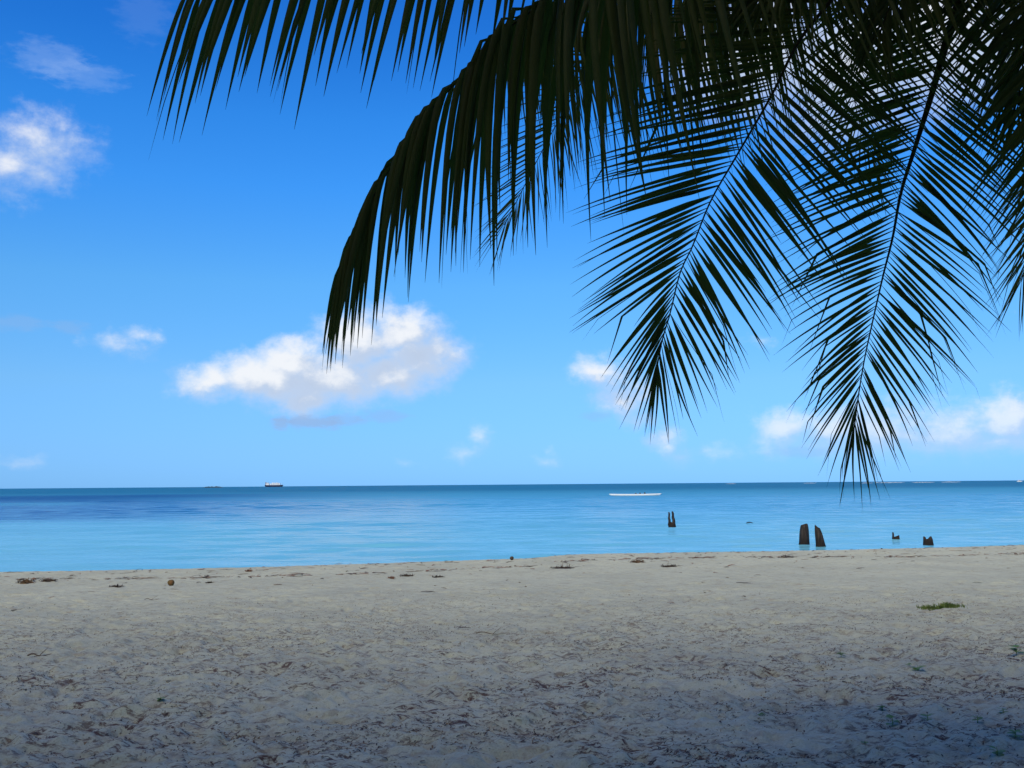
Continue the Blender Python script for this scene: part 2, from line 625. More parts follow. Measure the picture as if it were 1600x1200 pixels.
def frond(pts, normal, t0, nleaf, lmax, width, droop, spread=(62, 18), lift=.15, faceto=None, facejit=.5, seed=0,
          bends=.08, rbase=.030, sides=(1, 1), lbase=.75, power=1.3, ltip=.42, dropout=.03, wind=(0, 0), spow=1.25, skew=0, angjit=3.0, tap=(.24, 1.3), strands=0.0, vary=(.90, 1.07)):
    rnd = random.Random(seed)
    idx = len(FRONDS)
    C, L = spline(pts, 60)
    T = np.gradient(C, axis=0)
    T = T / np.linalg.norm(T, axis=1)[:, None]
    mb = MB()
    rad = [rbase * (1 - u) ** 2.6 + .0035 for u in np.linspace(0, 1, 60)]
    mb.tube([tuple(c) for c in C], rad, 8)
    FRONDS.append((mb, tuple(C[0])))
    N0 = unit(np.array(normal, float))
    for k in range(nleaf):
        u = t0 + (1 - t0) * (k / (nleaf - 1)) ** .96
        for side in (-1, 1):
            if sides[(side + 1) // 2] < rnd.random() + 1e-9 and sides[(side + 1) // 2] < 1:
                continue
            if rnd.random() < dropout:
                continue
            uu = min(1, max(0, u + rnd.gauss(0, .0022)))
            i = uu * 59
            j = min(58, int(i))
            fr = i - j
            p = C[j] * (1 - fr) + C[j + 1] * fr
            tv = unit(T[j] * (1 - fr) + T[j + 1] * fr)
            nv = unit(N0 - tv * N0.dot(tv))
            sv = np.cross(tv, nv) * side
            rel = min(1, max(0, (uu - t0) / (1 - t0)))
            ang = R(spread[0] + (spread[1] - spread[0]) * rel ** spow - skew * side + rnd.gauss(0, angjit))
            d0 = tv * math.cos(ang) + sv * math.sin(ang) + nv * (lift + rnd.gauss(0, .07))
            ln = lmax * (lbase + (1 - lbase) * min(1, rel / .3)) if rel < .3 else lmax * (1 - (1 - ltip) * ((rel - .3) / .7) ** 1.7)
            ln *= rnd.uniform(*vary)
            if rnd.random() < .04:
                ln *= rnd.uniform(.35, .8)
            fv = nv if faceto is None else unit(np.array(faceto, float))
            fv = unit(fv + np.array([rnd.gauss(0, facejit), rnd.gauss(0, facejit), rnd.gauss(0, facejit * .5)]))
            bend = (rnd.uniform(.4, .8), rnd.uniform(.8, 2.2)) if rnd.random() < bends else None
            w = width * rnd.uniform(.8, 1.15) * (1 - .5 * rel ** 2.5)
            V, Fc = leaflet(p, d0, fv, ln, w, droop * rnd.uniform(.75, 1.25), rnd, bend, power=power,
                            sag=np.array([wind[0] + (wind[1] - wind[0]) * rel, 0, -1.0]), tap=tap)
            if rnd.random() < strands:          # a torn strip hanging beside its leaflet
                V2, F2 = leaflet(p, d0 + tv * rnd.gauss(0, .12), fv, ln * rnd.uniform(.95, 1.18), w * .22, droop * rnd.uniform(.6, 1.5), rnd, (rnd.uniform(.5, .85), rnd.uniform(.5, 2)), power=power,
                                 sag=np.array([wind[0] + (wind[1] - wind[0]) * rel, 0, -1.0]), tap=(.6, 1.2))
                LEAFLETS.append([idx, V2, F2, 0.0])
            pr, zf = project(V[1::3])
            ins = (pr[:, 0] > 0) & (pr[:, 0] < 1600) & (pr[:, 1] > 0) & (pr[:, 1] < 1200) & (zf > .1)
            seg = np.linalg.norm(np.diff(pr, axis=0), axis=1)
            area = float((seg * ins[1:]).sum()) * w / max(zf.mean(), .1)
            LEAFLETS.append([idx, V, Fc, area])
    return idx


CROWN = at(1440, -330, 5.2)
cr = CROWN


def A(*pts):
    return [cr] + [at(*p) for p in pts]


# high frond whose tips hang into the top of the picture
frond(A((1300, -380, 4.9), (1020, -330, 4.5), (800, -200, 4.3), (580, -115, 4.25), (430, -65, 4.25), (312, -18, 4.25)), (0, -.1, 1), .22, 54,
      1.06, .046, 5.5, (44, 24), .05, (.15, -1, 0), .34, 1, .06, lbase=.8, ltip=.66, power=.36, dropout=.14, wind=(-.02, -.07), tap=(.40, 1.25), strands=.22, vary=(.80, 1.12))
# long drooping frond
frond(A((1330, -300, 4.9), (1150, -190, 4.6), (1000, -100, 4.5), (900, -35, 4.45), (840, 10, 4.45), (780, 55, 4.45), (736, 106, 4.45),
        (667, 178, 4.45), (610, 262, 4.45), (567, 338, 4.45), (541, 405, 4.45)), (-.45, -.25, 1), .12, 74,
      1.50, .045, 4.2, (56, 20), .16, (.2, -1, 0), .28, 2, .08, lbase=1.1, ltip=.36, dropout=.07, power=.55, wind=(.42, 0), tap=(.38, 1.25), strands=.22, vary=(.74, 1.14))
# broad frond in front of the posts
frond(A((1385, -120, 4.95), (1315, -20, 4.9), (1250, 62, 4.85), (1205, 150, 4.85), (1150, 245, 4.9), (1110, 315, 4.95), (1082, 385, 5.0),
        (1063, 425, 5.0), (1047, 490, 5.0), (1035, 530, 5.0), (1027, 572, 5.0)), (-.12, -1, .1), .14, 116,
      1.0, .028, .14, (64, 6), .0, None, .38, 3, .10, angjit=1.7, strands=.08, vary=(.86, 1.08), lbase=.85, ltip=.42, power=2, spow=5, skew=9)
# frond hanging straight down over the horizon
frond(A((1500, -210, 5.15), (1512, -70, 5.2), (1497, 10, 5.25), (1480, 60, 5.3), (1455, 150, 5.3), (1430, 230, 5.35), (1408, 300, 5.35), (1395, 370, 5.35),
        (1380, 430, 5.3), (1364, 500, 5.3), (1351, 560, 5.25), (1341, 620, 5.2), (1335, 668, 5.2)), (.05, -1, .1), .22, 104,
      .86, .025, .26, (62, 6), .0, None, .5, 4, .17, angjit=1.9, strands=.10, vary=(.82, 1.10), rbase=.075, spow=5, skew=7, lbase=.75, ltip=.50, power=2)
# fronds on the far side of the crown
frond(A((1300, -260, 6.0), (1100, -70, 7.0), (990, 25, 7.5), (930, 100, 7.8), (895, 150, 8.0), (850, 230, 8.1), (812, 305, 8.1), (788, 352, 8.1)),
      (-.1, -1, .15), .2, 92, .84, .022, .10, (68, 10), .0, None, .9, 5, .04, ltip=.55, spow=2.6)
frond(A((1415, -150, 6.2), (1350, -10, 7.0), (1330, 90, 7.3), (1342, 190, 7.4), (1372, 262, 7.4)), (.1, -1, .2), .2, 70, .80, .023, .2, (62, 10), .0, None, .9, 6, .05, ltip=.5, spow=2.5)
frond(A((1540, -250, 6.0), (1630, -80, 6.8), (1650, 80, 7.2), (1640, 250, 7.4), (1612, 375, 7.4), (1596, 440, 7.4)), (-.1, -1, .15), .2, 96, 1.0, .024, .12, (56, 10), .0, None, .9, 7, .05, ltip=.5, spow=2.2)
# fronds reaching past the edge of the picture
frond(A((1570, -280, 5.0), (1650, -120, 4.8), (1672, 60, 4.8), (1668, 220, 4.85), (1650, 360, 4.9)), (-.1, -1, .15), .2, 84, 1.0, .033, .25, (60, 10), .0, None, .7, 8, .08, spow=2.5)
frond(A((1345, -280, 5.3), (1230, -150, 5.5), (1110, -60, 5.65), (990, -20, 5.7), (890, 5, 5.7), (820, 45, 5.7)), (-.3, -.4, .8), .12, 84, 1.48, .042, 3.2, (58, 20), .1, (.2, -1, 0), .4, 9, .08, lbase=1.0, power=.6, wind=(.48, .40), strands=.2, vary=(.78, 1.12))
frond(A((1480, -260, 4.8), (1440, -140, 4.5), (1405, -30, 4.4), (1375, 50, 4.4)), (0, -.9, .4), .2, 64, .80, .038, .9, (60, 16), .05, (.1, -1, 0), .5, 10, .08, wind=(.2, .2))
frond(A((1410, -220, 4.7), (1330, -120, 4.5), (1250, -50, 4.4), (1190, -5, 4.4)), (-.2, -.7, .6), .2, 64, .80, .040, 1.2, (60, 16), .05, (.2, -1, 0), .5, 11, .08, wind=(.35, .25))
frond(A((1545, -220, 4.9), (1590, -80, 4.9), (1600, 60, 5.0), (1590, 170, 5.1)), (.1, -1, .2), .2, 64, .86, .034, .35, (62, 12), .0, None, .7, 12, .1, spow=2.2)
for i, (dx, dy, dz, sd) in enumerate([(1.6, -2.2, -.9, 21), (2.6, -.3, -.9, 22), (.5, -2.4, .4, 24)]):
    e = Vector((dx, dy, dz))
    mid = cr + e * .55 + Vector((0, 0, .62))
    frond([cr, cr + e * .25 + Vector((0, 0, .4)), mid, cr + e + Vector((0, 0, .1)), cr + e * 1.25 + Vector((0, 0, -.5))], (0, 0, 1), .2, 52, .85, .045, .9, (60, 15), .15, None, .4, sd, .05)


def build_palm():
    base = Vector((5.4, .9, float(sand_base(5.4, .9)) - .05))
    palm = tag(empty('palm_tree', base), 'leaning coconut palm with long dark fronds hanging over the beach', 'palm tree')
    tr, _ = spline([base, base + Vector((-.5, .5, .9)), base.lerp(cr, .45) + Vector((.25, -.1, .25)), base.lerp(cr, .8) + Vector((.05, .05, .2)), cr + Vector((0, 0, .05))], 70)
    mb = MB()
    rad = [(.115 + .07 * math.exp(-i / 4.0)) + (.009 if i % 2 else -.004) for i in range(70)]
    mb.tube([tuple(p) for p in tr], rad, 14)
    mb.build('trunk', M_BARK, palm)
    keep = sorted(range(len(LEAFLETS)), key=lambda i: -LEAFLETS[i][3])[:300]
    keep = {i for i in keep if LEAFLETS[i][3] > 0}
    for fi, (mb, o) in enumerate(FRONDS):
        fr = mb.build('frond', M_RACHIS, palm, origin=o)
        fr.matrix_parent_inverse = palm.matrix_world.inverted() if False else Matrix.Translation(-palm.location)
        rest = MB()
        for i, (k, V, Fc, a) in enumerate(LEAFLETS):
            if k != fi:
                continue
            if i in keep:
                b = MB()
                b.add(V, Fc)
                lf = b.build('leaflet', M_LEAF, None, origin=tuple(V[1]))
                lf.parent = fr
                lf.matrix_parent_inverse = Matrix.Translation(-Vector(o))
            else:
                rest.add(V, Fc)
        lf = rest.build('foliage', M_LEAF, None, origin=o)
        lf.parent = fr
        lf.matrix_parent_inverse = Matrix.Translation(-Vector(o))
        tag(lf, kind='stuff')


build_palm()


# ------------------------------------------------------------------ grove behind the viewpoint that shades the upper beach
M_TLEAF = simple('shade_leaf', (.045, .075, .02), (.07, .10, .03), 1.2, .5)


def build_grove():
    rnd = random.Random(3)
    trunk, crown = MB(), MB()
    trunk.tube([(0, 0, -.3), (.15, .1, 2), (.05, .3, 4.5), (.1, .2, 7), (0, 0, 10.5)], [.36, .28, .25, .2, .07], 10)
    for i in range(11):
        a = i * 2.4
        h = 3.6 + .6 * i
        r = 4.6 * (1 - .03 * i)
        d = Vector((math.cos(a), math.sin(a), 0))
        trunk.tube([(.1, .2, h), tuple(d * r * .4 + Vector((.1, .2, h + 1.2))), tuple(d * r * .85 + Vector((0, 0, h + 1.6)))], [.13, .08, .025], 6)
    for i in range(3800):
        while True:
            q = np.array([rnd.uniform(-1, 1) for _ in range(3)])
            l = np.linalg.norm(q)
            if .3 < l < 1:
                break
        if vnoise(np.array(q[0] * 3 + 9), np.array(q[1] * 3 + q[2] * 4)) < -.24:
            continue
        c = q * np.array([5.6, 5.6, 5.0]) + np.array([0, 0, 8.6])
        s = rnd.uniform(.16, .30)
        n = unit(np.array([rnd.gauss(0, 1), rnd.gauss(0, 1), rnd.gauss(.6, 1)]))
        u = unit(np.cross(n, [rnd.gauss(0, 1), rnd.gauss(0, 1), .2]))
        w = np.cross(n, u)
        crown.add([c - u * s * 1.3, c + w * s * .55 + n * .03, c + u * s * 1.3, c - w * s * .55 + n * .03], [(0, 1, 2, 3)])
    spots = [(-28, -10.4, 1.58), (-19, -9.8, 1.64), (-10.5, -9.6, 1.64), (-2.0, -9.8, 1.64), (6.8, -10.6, 1.58), (15.5, -10.4, 1.64), (-37, -10.2, 1.58), (-15, -18, 1.8), (-5.0, -19, 1.8), (24.5, -10.8, 1.64), (6, -20, 1.8)]
    tm = cm = None
    for i, (x, y, s) in enumerate(spots):
        z = float(sand_base(x, y))
        t = tag(empty('shade_tree', (x, y, z)), 'broadleaf shade tree at the back of the beach behind the viewpoint', 'tree', 'shade trees behind the viewpoint')
        t.scale = (s, s, s)
        t.rotation_euler.z = i * 1.9
        if tm is None:
            to, co = trunk.build('trunk', M_BARK, None), crown.build('crown', M_TLEAF, None, False)
            tm, cm = to.data, co.data
        else:
            to, co = bpy.data.objects.new('trunk', tm), bpy.data.objects.new('crown', cm)
            COL.objects.link(to)
            COL.objects.link(co)
        to.parent = t
        co.parent = t


build_grove()


# ------------------------------------------------------------------ old posts in the shallows
def m_post(t):
    tc = t.n('ShaderNodeTexCoord').outputs['Object']
    n = t.noise(t.vm('MULTIPLY', tc, (16, 16, 2.2)), 1.0, 6, .65)
    s = t.n('ShaderNodeSeparateXYZ', Vector=tc)
    c = t.mix(t.ramp(n.outputs[0], .36, .66), (.010, .008, .007), (.055, .040, .032))
    c = t.mix(t.ramp(s.outputs[2], .42, .02), c, (.016, .011, .009))
    nr = t.n('ShaderNodeBump', Strength=.9, Distance=.03, Height=n.outputs[0]).outputs[0]
    return principled(t, c, .8, nr, .3)


M_POST = mat('weathered_wood', m_post)


def stump(name, px, py, hpx, wpx, topf, label, lean=(0, 0), seed=0, taper=.85, blunt=.0):
    """eroded trunk standing in the water; topf(angle) = share of the height that is left on that side"""
    rnd = random.Random(seed)
    c = at_level(px, py, WATER_Z)
    h, w = hpx / F * c.y, wpx / F * c.y
    sides, rings = 26, 18
    V, Fc = [], []
    for i in range(rings):
        s = i / (rings - 1)
        for k in range(sides):
            a = 2 * math.pi * k / sides
            top = h * topf(a)
            z = -.5 + (top + .5) * s
            fl = (1 - (1 - taper) * max(0, z) / h) * (1 + .10 * math.exp(-max(0, z) / .1))
            r = w / 2 * fl * (1 - blunt * s ** 9) * (1 + .09 * math.sin(3 * a + seed) + .06 * math.sin(7 * a + 2 * seed) + .05 * float(vnoise(np.array(k * .9 + seed * 7), np.array(z * 5))))
            V.append((r * math.cos(a) + lean[0] * max(0, z), r * math.sin(a) * .85 + lean[1] * max(0, z), z))
    for i in range(rings - 1):
        for k in range(sides):
            a, b = i * sides + k, i * sides + (k + 1) % sides
            Fc.append((a, b, b + sides, a + sides))
    # rotten hollow top
    last = (rings - 1) * sides
    for k in range(sides):
        v = V[last + k]
        V.append((v[0] * .55 + lean[0] * h * .3, v[1] * .55, v[2] * .90))
    for k in range(sides):
        a, b = last + k, last + (k + 1) % sides
        Fc.append((a, b, b + sides, a + sides))
    Fc.append(tuple(last + sides + k for k in range(sides)))
    mb = MB()
    mb.add(V, Fc)
    o = mb.build(name, M_POST)
    o.location = (c.x, c.y, WATER_Z)
    return tag(o, label, 'post', 'weathered posts in the shallows')


def lobe(a, c, w):
    d = (a - c + math.pi) % (2 * math.pi) - math.pi
    return math.exp(-(d / w) ** 2)


stump('wooden_post', 1256.5, 852, 33.5, 14.5, lambda a: .93 + .06 * lobe(a, .6, 1.0), 'thick grey-brown wooden post with a blunt top, the bulkier of the close pair', (.04, 0), 1, .9, .30)
stump('wooden_post', 1282, 854.5, 34.5, 14, lambda a: .84 + .15 * lobe(a, 2.4, 1.2), 'reddish-brown post narrowing to a pointed top beside the blunt post', (-.13, 0), 2, .66, .35)
stump('wooden_post', 1450, 851.5, 14, 14, lambda a: .62 + .34 * lobe(a, 2.6, .5) + .34 * lobe(a, .4, .5), 'short dark broken stump with a notched top at the water edge', (0, 0), 3, .95)
stump('wooden_post', 1400, 844, 13, 11, lambda a: .30 + .72 * lobe(a, 3.0, .45) + .30 * lobe(a, .1, .4), 'small spiky stump barely out of the water beside the notched stump', (0, 0), 4, .9)


def forked_post():
    c = at_level(1050, 824, WATER_Z)
    k = c.y / F
    mb = MB()
    rnd = random.Random(9)

    def horn(x0, x1, h, r):
        pts, rad = [], []
        for i in range(12):
            s = i / 11
            pts.append((x0 + (x1 - x0) * s ** 1.4 + .012 * math.sin(i * 2.1), .02 * math.sin(i * 1.7), -.4 + (h + .4) * s))
            rad.append(r * (1 - .55 * s ** 2) * (1 + .10 * math.sin(i * 2.7)))
        mb.tube(pts, rad, 10)
    horn(-3.6 * k, -4.2 * k, 23.5 * k, 2.5 * k)
    horn(4.2 * k, 1.2 * k, 24.5 * k, 3.0 * k)
    mb.tube([(0, 0, -.4), (0, 0, 4 * k), (.3 * k, 0, 8 * k)], [5.2 * k, 4.8 * k, 2.0 * k], 12)
    o = mb.build('wooden_post', M_POST)
    o.location = (c.x, c.y, WATER_Z)
    tag(o, 'dark split post with two upright prongs standing alone further out', 'post', 'weathered posts in the shallows')


forked_post()

# ------------------------------------------------------------------ boats, ship, islet, surf
M_WHITE = simple('white_paint', (.80, .80, .79), (.72, .73, .73), 3, .45)
M_NAVY = simple('dark_hull_paint', (.030, .038, .085), (.05, .045, .075), .05, .5)
M_DARK = simple('dark_fittings', (.03, .03, .035), (.05, .05, .05), 3, .6)
M_RED = simple('cargo_red', (.30, .09, .06), (.24, .16, .12), .06, .6)
M_GLASS = simple('cabin_glass', (.03, .04, .05), (.04, .05, .07), 3, .15)


def hull(mb, L, B, H, z0, sheer=.0, stem=.10, n=24, flat=0.0):
    """boat hull along x: closed sections with fine ends"""
    V, Fc = [], []
    for i in range(n):
        s = i / (n - 1) * 2 - 1
        f = max(.02, 1 - abs(s) ** (2.2 + flat * 6))
        x = s * L / 2
        top = z0 + H + sheer * s * s
        b = B / 2 * f ** .7
        zb = z0 + (1 - f ** .5) * H * .75
        for q in range(9):
            a = math.pi * q / 8
            V.append((x * (1 - stem * .3 * math.sin(a)), -b * math.cos(a) * (1 if q in (0, 8) else .97), top - (top - zb) * math.sin(a) ** .8))
    for i in range(n - 1):
        for q in range(8):
            a = i * 9 + q
            Fc.append((a, a + 9, a + 10, a + 1))
        Fc.append((i * 9, i * 9 + 8, i * 9 + 17, i * 9 + 9))
    Fc.append(tuple(range(9)))
    Fc.append(tuple((n - 1) * 9 + q for q in range(9))[::-1])
    mb.add(V, Fc)


def long_canoe():
    c = at_level(993, 775.0, WATER_Z)
    k = c.y / F
    e = tag(empty('long_canoe', (c.x, c.y, WATER_Z)), 'long low white canoe hull lying on the water beyond the split post', 'boat')
    e.rotation_euler.z = R(4)
    mb = MB()
    hull(mb, 83 * k, .75, .52, -.14, .08, n=30)
    o = mb.build('hull', M_WHITE)
    o.parent = e
    for x, h in ((7 * k, .16), (14.5 * k, .22), (.5 * k, .10)):
        mb = MB()
        mb.tube([(x, -.25, .36), (x, -.05, .36 + h), (x, .2, .36 + h * .9)], [.10, .14, .10], 8)
        b = mb.build('seat', M_DARK)
        b.parent = e


long_canoe()


def cargo_ship():
    Y = 5200
    c = at(428, 760, Y)
    k = Y / F
    e = tag(empty('cargo_ship', (c.x, Y, WATER_Z)), 'distant dark-hulled cargo ship with white superstructure on the horizon', 'ship')

    def part(name, m, f):
        mb = MB()
        f(mb)
        o = mb.build(name, m, None, False)
        o.parent = e
        return o
    part('hull', M_NAVY, lambda b: hull(b, 29 * k, 15, 2.7 * k + 3, -3, 1.2, n=26, flat=.8))
    sup = part('superstructure', M_WHITE, lambda b: (b.box((-12 * k, -6, 2.6 * k), (-7.2 * k, 6, 5.2 * k)), b.box((-11.2 * k, -5, 5.2 * k + .1), (-8.2 * k, 5, 6.6 * k))))
    w = part('window_band', M_GLASS, lambda b: b.box((-11.0 * k, -5.2, 5.7 * k), (-8.0 * k, -5.02, 6.1 * k)))
    w.parent = sup
    part('funnel', M_RED, lambda b: b.tube([(-12.6 * k, 0, 3 * k), (-12.6 * k, 0, 7.2 * k)], 2.2, 10))
    for x, w, h, m in ((-4.6, 2.6, 5.2, M_WHITE), (-1.4, 2.8, 6.4, M_WHITE), (2.0, 2.8, 6.0, M_WHITE), (5.2, 2.6, 6.2, M_WHITE), (8.6, 2.6, 5.6, M_WHITE)):
        part('container_stack', m, lambda b: b.box(((x - w / 2) * k, -6, 2.8 * k), ((x + w / 2) * k, 6, h * k)))
    for x in (-3.0, .3, 3.6, 6.8):
        part('crane', M_WHITE, lambda b: b.tube([(x * k, 0, 2.8 * k), (x * k, 0, 7.0 * k), ((x + 1.2) * k, 0, 7.4 * k)], [.9, .8, .4], 6))
    part('mast', M_WHITE, lambda b: b.tube([(12 * k, 0, 3.4 * k), (12 * k, 0, 6.2 * k)], [.7, .4], 6))


cargo_ship()


def motor_boat():
    c = at_level(1593, 751.6, WATER_Z)
    Y = 1500.0
    c = at(1593, 751, Y)
    k = Y / F
    e = tag(empty('motor_boat', (c.x, Y, WATER_Z)), 'tiny white motor boat on the horizon at the edge of the picture', 'boat')
    mb = MB()
    hull(mb, 9 * k, 2.6, 1.7 * k, -.3, .3, n=18, flat=.3)
    o = mb.build('hull', M_WHITE)
    o.parent = e
    mb = MB()
    mb.box((-2.0 * k, -1, 1.4 * k), (1.0 * k, 1, 3.0 * k))
    mb.box((-2.4 * k, -1.1, 3.0 * k + .01), (1.4 * k, 1.1, 3.2 * k))
    o = mb.build('cabin', M_WHITE, None, False)
    o.parent = e
    mb = MB()
    mb.box((-1.7 * k, -1.06, 2.1 * k), (.8 * k, -1.01, 2.8 * k))
    g = mb.build('window', M_GLASS, None, False)
    g.parent = o


motor_boat()


def islet():
    Y = 3800.0
    c = at(333, 762, Y)
    k = Y / F
    n, q = 40, 10
    V, Fc = [], []
    for i in range(n):
        s = i / (n - 1) * 2 - 1
        h = (2.0 + 1.1 * float(vnoise(np.array(i * .7), np.array(2.2)))) * k * (1 - abs(s) ** 3) ** .8
        for j in range(q):
            a = math.pi * j / (q - 1)
            V.append((s * 17 * k, -math.cos(a) * 12 * (1.05 - s * s), -1 + h * math.sin(a) ** .6))
    for i in range(n - 1):
        for j in range(q - 1):
            a = i * q + j
            Fc.append((a, a + q, a + q + 1, a + 1))
    mb = MB()
    mb.add(V, Fc)
    o = mb.build('islet', simple('islet_scrub', (.03, .045, .03), (.05, .05, .04), .1, .9))
    o.location = (c.x, Y, WATER_Z)
    tag(o, 'low dark islet on the horizon near the cargo ship', 'islet')


islet()


def reef_surf():
    mb = MB()
    rnd = random.Random(4)
    for px0, px1, Y in ((1345, 1362, 1500), (1366, 1412, 1700), (1425, 1460, 1650), (1470, 1500, 1800), (1256, 1275, 1900), (1135, 1150, 1900)):
        a, b = at(px0, 752, Y).x, at(px1, 752, Y).x
        n = 26
        pts = [(a + (b - a) * i / (n - 1), Y + rnd.uniform(-6, 6), WATER_Z + .1 + rnd.uniform(0, .5)) for i in range(n)]
        mb.tube(pts, [max(.05, .5 * math.sin(math.pi * i / (n - 1)) ** .5 * rnd.uniform(.4, 1)) for i in range(n)], 6)
    o = mb.build('surf', simple('sea_foam', (.8, .82, .84), None, 1, .9))
    tag(o, 'thin white line of surf breaking on the far reef', 'surf', kind='stuff')


reef_surf()


# ------------------------------------------------------------------ things lying on the sand
def on_sand(px, py):
    z = -.2
    for _ in range(6):
        p = at_level(px, py, z)
        z = float(sand_z(np.array([[p.x]]), np.array([[p.y]]))[0, 0])
    return Vector((p.x, p.y, z))


M_WEED = simple('dry_seaweed', (.085, .055, .030), (.14, .085, .045), 9, .85)
M_WEED_DARK = simple('dark_seaweed', (.045, .032, .024), (.08, .055, .035), 9, .85)
M_WEED_RED = simple('reddish_seaweed', (.16, .065, .040), (.22, .11, .06), 9, .85)
M_STICK = simple('driftwood', (.10, .07, .05), (.16, .12, .085), 12, .9)


def ribbon(mb, p, d, length, width, rnd, hump=.02, n=5):
    """small curved strip lying on the ground"""
    d = unit(d)
    s = np.array([-d[1], d[0], 0])
    c = rnd.gauss(0, .5)
    V = []
    q = np.array(p, float)
    for i in range(n):
        t = i / (n - 1)
        w = width * (.35 + .65 * math.sin(math.pi * min(1, .15 + t * .85))) / 2
        h = np.array([0, 0, hump * math.sin(math.pi * t)])
        V += [q - s * w + h, q + s * w + h + np.array([0, 0, w * .4])]
        a = c / n
        d = np.array([d[0] * math.cos(a) - d[1] * math.sin(a), d[0] * math.sin(a) + d[1] * math.cos(a), d[2]])
        s = np.array([-d[1], d[0], 0])
        q = q + d * length / (n - 1)
    mb.add(V, [(2 * i, 2 * i + 1, 2 * i + 3, 2 * i + 2) for i in range(n - 1)])


def seaweed(px, py, wpx, hpx, label, m, seed, name='seaweed_clump', cat='seaweed'):
    c = on_sand(px, py)
    k = c.y / F
    w, h = wpx * k * .88, hpx * k * .65
    rnd = random.Random(seed)
    mb = MB()
    n, q = 22, 9
    V, Fc = [], []
    for i in range(q):                                    # matted core
        r = i / (q - 1)
        for j in range(n):
            a = 2 * math.pi * j / n
            rr = r * (1 + .25 * math.sin(3 * a + seed) + .15 * math.sin(7 * a + seed * 2))
            V.append((w / 2 * rr * math.cos(a) * .9, w * .28 * rr * math.sin(a), h * .62 * (1 - r * r) * (1 + .5 * rnd.uniform(-1, 1)) - .012 * r))
    for i in range(q - 1):
        for j in range(n):
            a, b = i * n + j, i * n + (j + 1) % n
            Fc.append((a, b, b + n, a + n))
    mb.add(V, Fc)
    for _ in range(70):
        a = rnd.uniform(0, 6.28)
        r = rnd.random() ** .6
        ribbon(mb, (w / 2 * r * math.cos(a), w * .3 * r * math.sin(a), h * .7 * (1 - r * r) * rnd.random()), (rnd.gauss(0, 1), rnd.gauss(0, .5), rnd.gauss(.1, .2)),
               rnd.uniform(.12, .3) * w, rnd.uniform(.008, .022), rnd, h * .35)
    o = mb.build(name, m)
    o.location = c
    return tag(o, label, cat, 'seaweed clumps on the beach crest')


seaweed(41, 911, 30, 10, 'brown rounded seaweed mound, biggest heap of the sand crest', M_WEED, 1)
seaweed(76, 908, 34, 6, 'dark flat seaweed strand trailing beside the biggest brown mound', M_WEED_DARK, 2)
seaweed(389, 893, 14, 5, 'pinkish tangle of dried weed close to the waterline', M_WEED_RED, 3)
seaweed(611, 904, 14, 5, 'reddish dried weed clump beside a dark strand in mid beach', M_WEED_RED, 4)
seaweed(636, 900, 26, 4, 'thin dark weed strand next to the reddish dried clump', M_WEED_DARK, 5)
seaweed(996, 879, 26, 7, 'pale brown humped seaweed pile below the split post', M_WEED, 6)
seaweed(880, 888, 54, 4, 'long flat dark seaweed band on the middle of the strandline', M_WEED_DARK, 7)
seaweed(685, 902, 24, 3, 'small dark weed wisp between the reddish clump and the long band', M_WEED_DARK, 8)
seaweed(1046, 885, 36, 3, 'flat dark weed streak beside the pale humped pile', M_WEED_DARK, 9)
seaweed(180, 917, 26, 3, 'thin weed streak lying towards the coconut from the brown mound', M_WEED_DARK, 10)
seaweed(92, 885, 16, 4, 'small dark weed lump right on the water edge', M_WEED_DARK, 11)
seaweed(328, 911, 14, 3, 'little dark weed scrap just beyond the brown coconut', M_WEED_DARK, 12)
seaweed(1230, 871, 34, 3, 'faint dark weed band on the sand below the two posts', M_WEED_DARK, 13)


def coconut(px, py, wpx, label, m1, tall=1.05):
    c = on_sand(px, py)
    r = wpx / F * c.y / 2
    V, Fc = [], []
    n, q = 18, 12
    for i in range(q + 1):
        a = math.pi * i / q
        for j in range(n):
            b = 2 * math.pi * j / n
            rr = r * math.sin(a) * (1 + .10 * math.cos(3 * b)) * (1 + .15 * math.cos(a))
            V.append((rr * math.cos(b), rr * math.sin(b), r * tall * (.86 + math.cos(a))))
    for i in range(q):
        for j in range(n):
            x, y = i * n + j, i * n + (j + 1) % n
            Fc.append((x, x + n, y + n, y))
    mb = MB()
    mb.add(V, Fc)
    o = mb.build('coconut', m1)
    o.location = c
    o.rotation_euler = (R(18), R(-20), R(40))
    return tag(o, label, 'coconut')


M_NUT = simple('coconut_husk', (.20, .095, .035), (.09, .085, .03), 7, .8, .4)
coconut(268, 915, 10, 'fallen brown and green coconut sitting alone on the sand', M_NUT)
coconut(800, 875, 6, 'small dark husk lump near the waterline in mid beach', simple('dark_husk', (.05, .035, .025), (.09, .06, .04), 9, .85, .4))


def stick(px, py, lpx, label, ang, r=.012):
    c = on_sand(px, py)
    L = lpx / F * c.y
    mb = MB()
    rnd = random.Random(int(px))
    pts = [(L * (i / 8 - .5), .03 * math.sin(i * 1.3), .012 + .012 * math.sin(i * .9) + r) for i in range(9)]
    mb.tube(pts, [r * (1.1 - .7 * i / 8) for i in range(9)], 6)
    mb.tube([pts[4], (pts[4][0] + L * .14, .09, .05), (pts[4][0] + L * .22, .16, .07)], [r * .6, r * .45, r * .2], 5)
    o = mb.build('twig', M_STICK)
    o.location = c
    o.rotation_euler.z = ang
    return tag(o, label, 'twig', 'twigs on the sand')


stick(62, 1024, 34, 'dark forked twig lying alone on the grey sand', R(14), .008)
stick(237, 938, 22, 'straight thin twig below the brown coconut', R(2), .005)
stick(770, 992, 52, 'long thin twig across the centre of the beach', R(-4), .006)


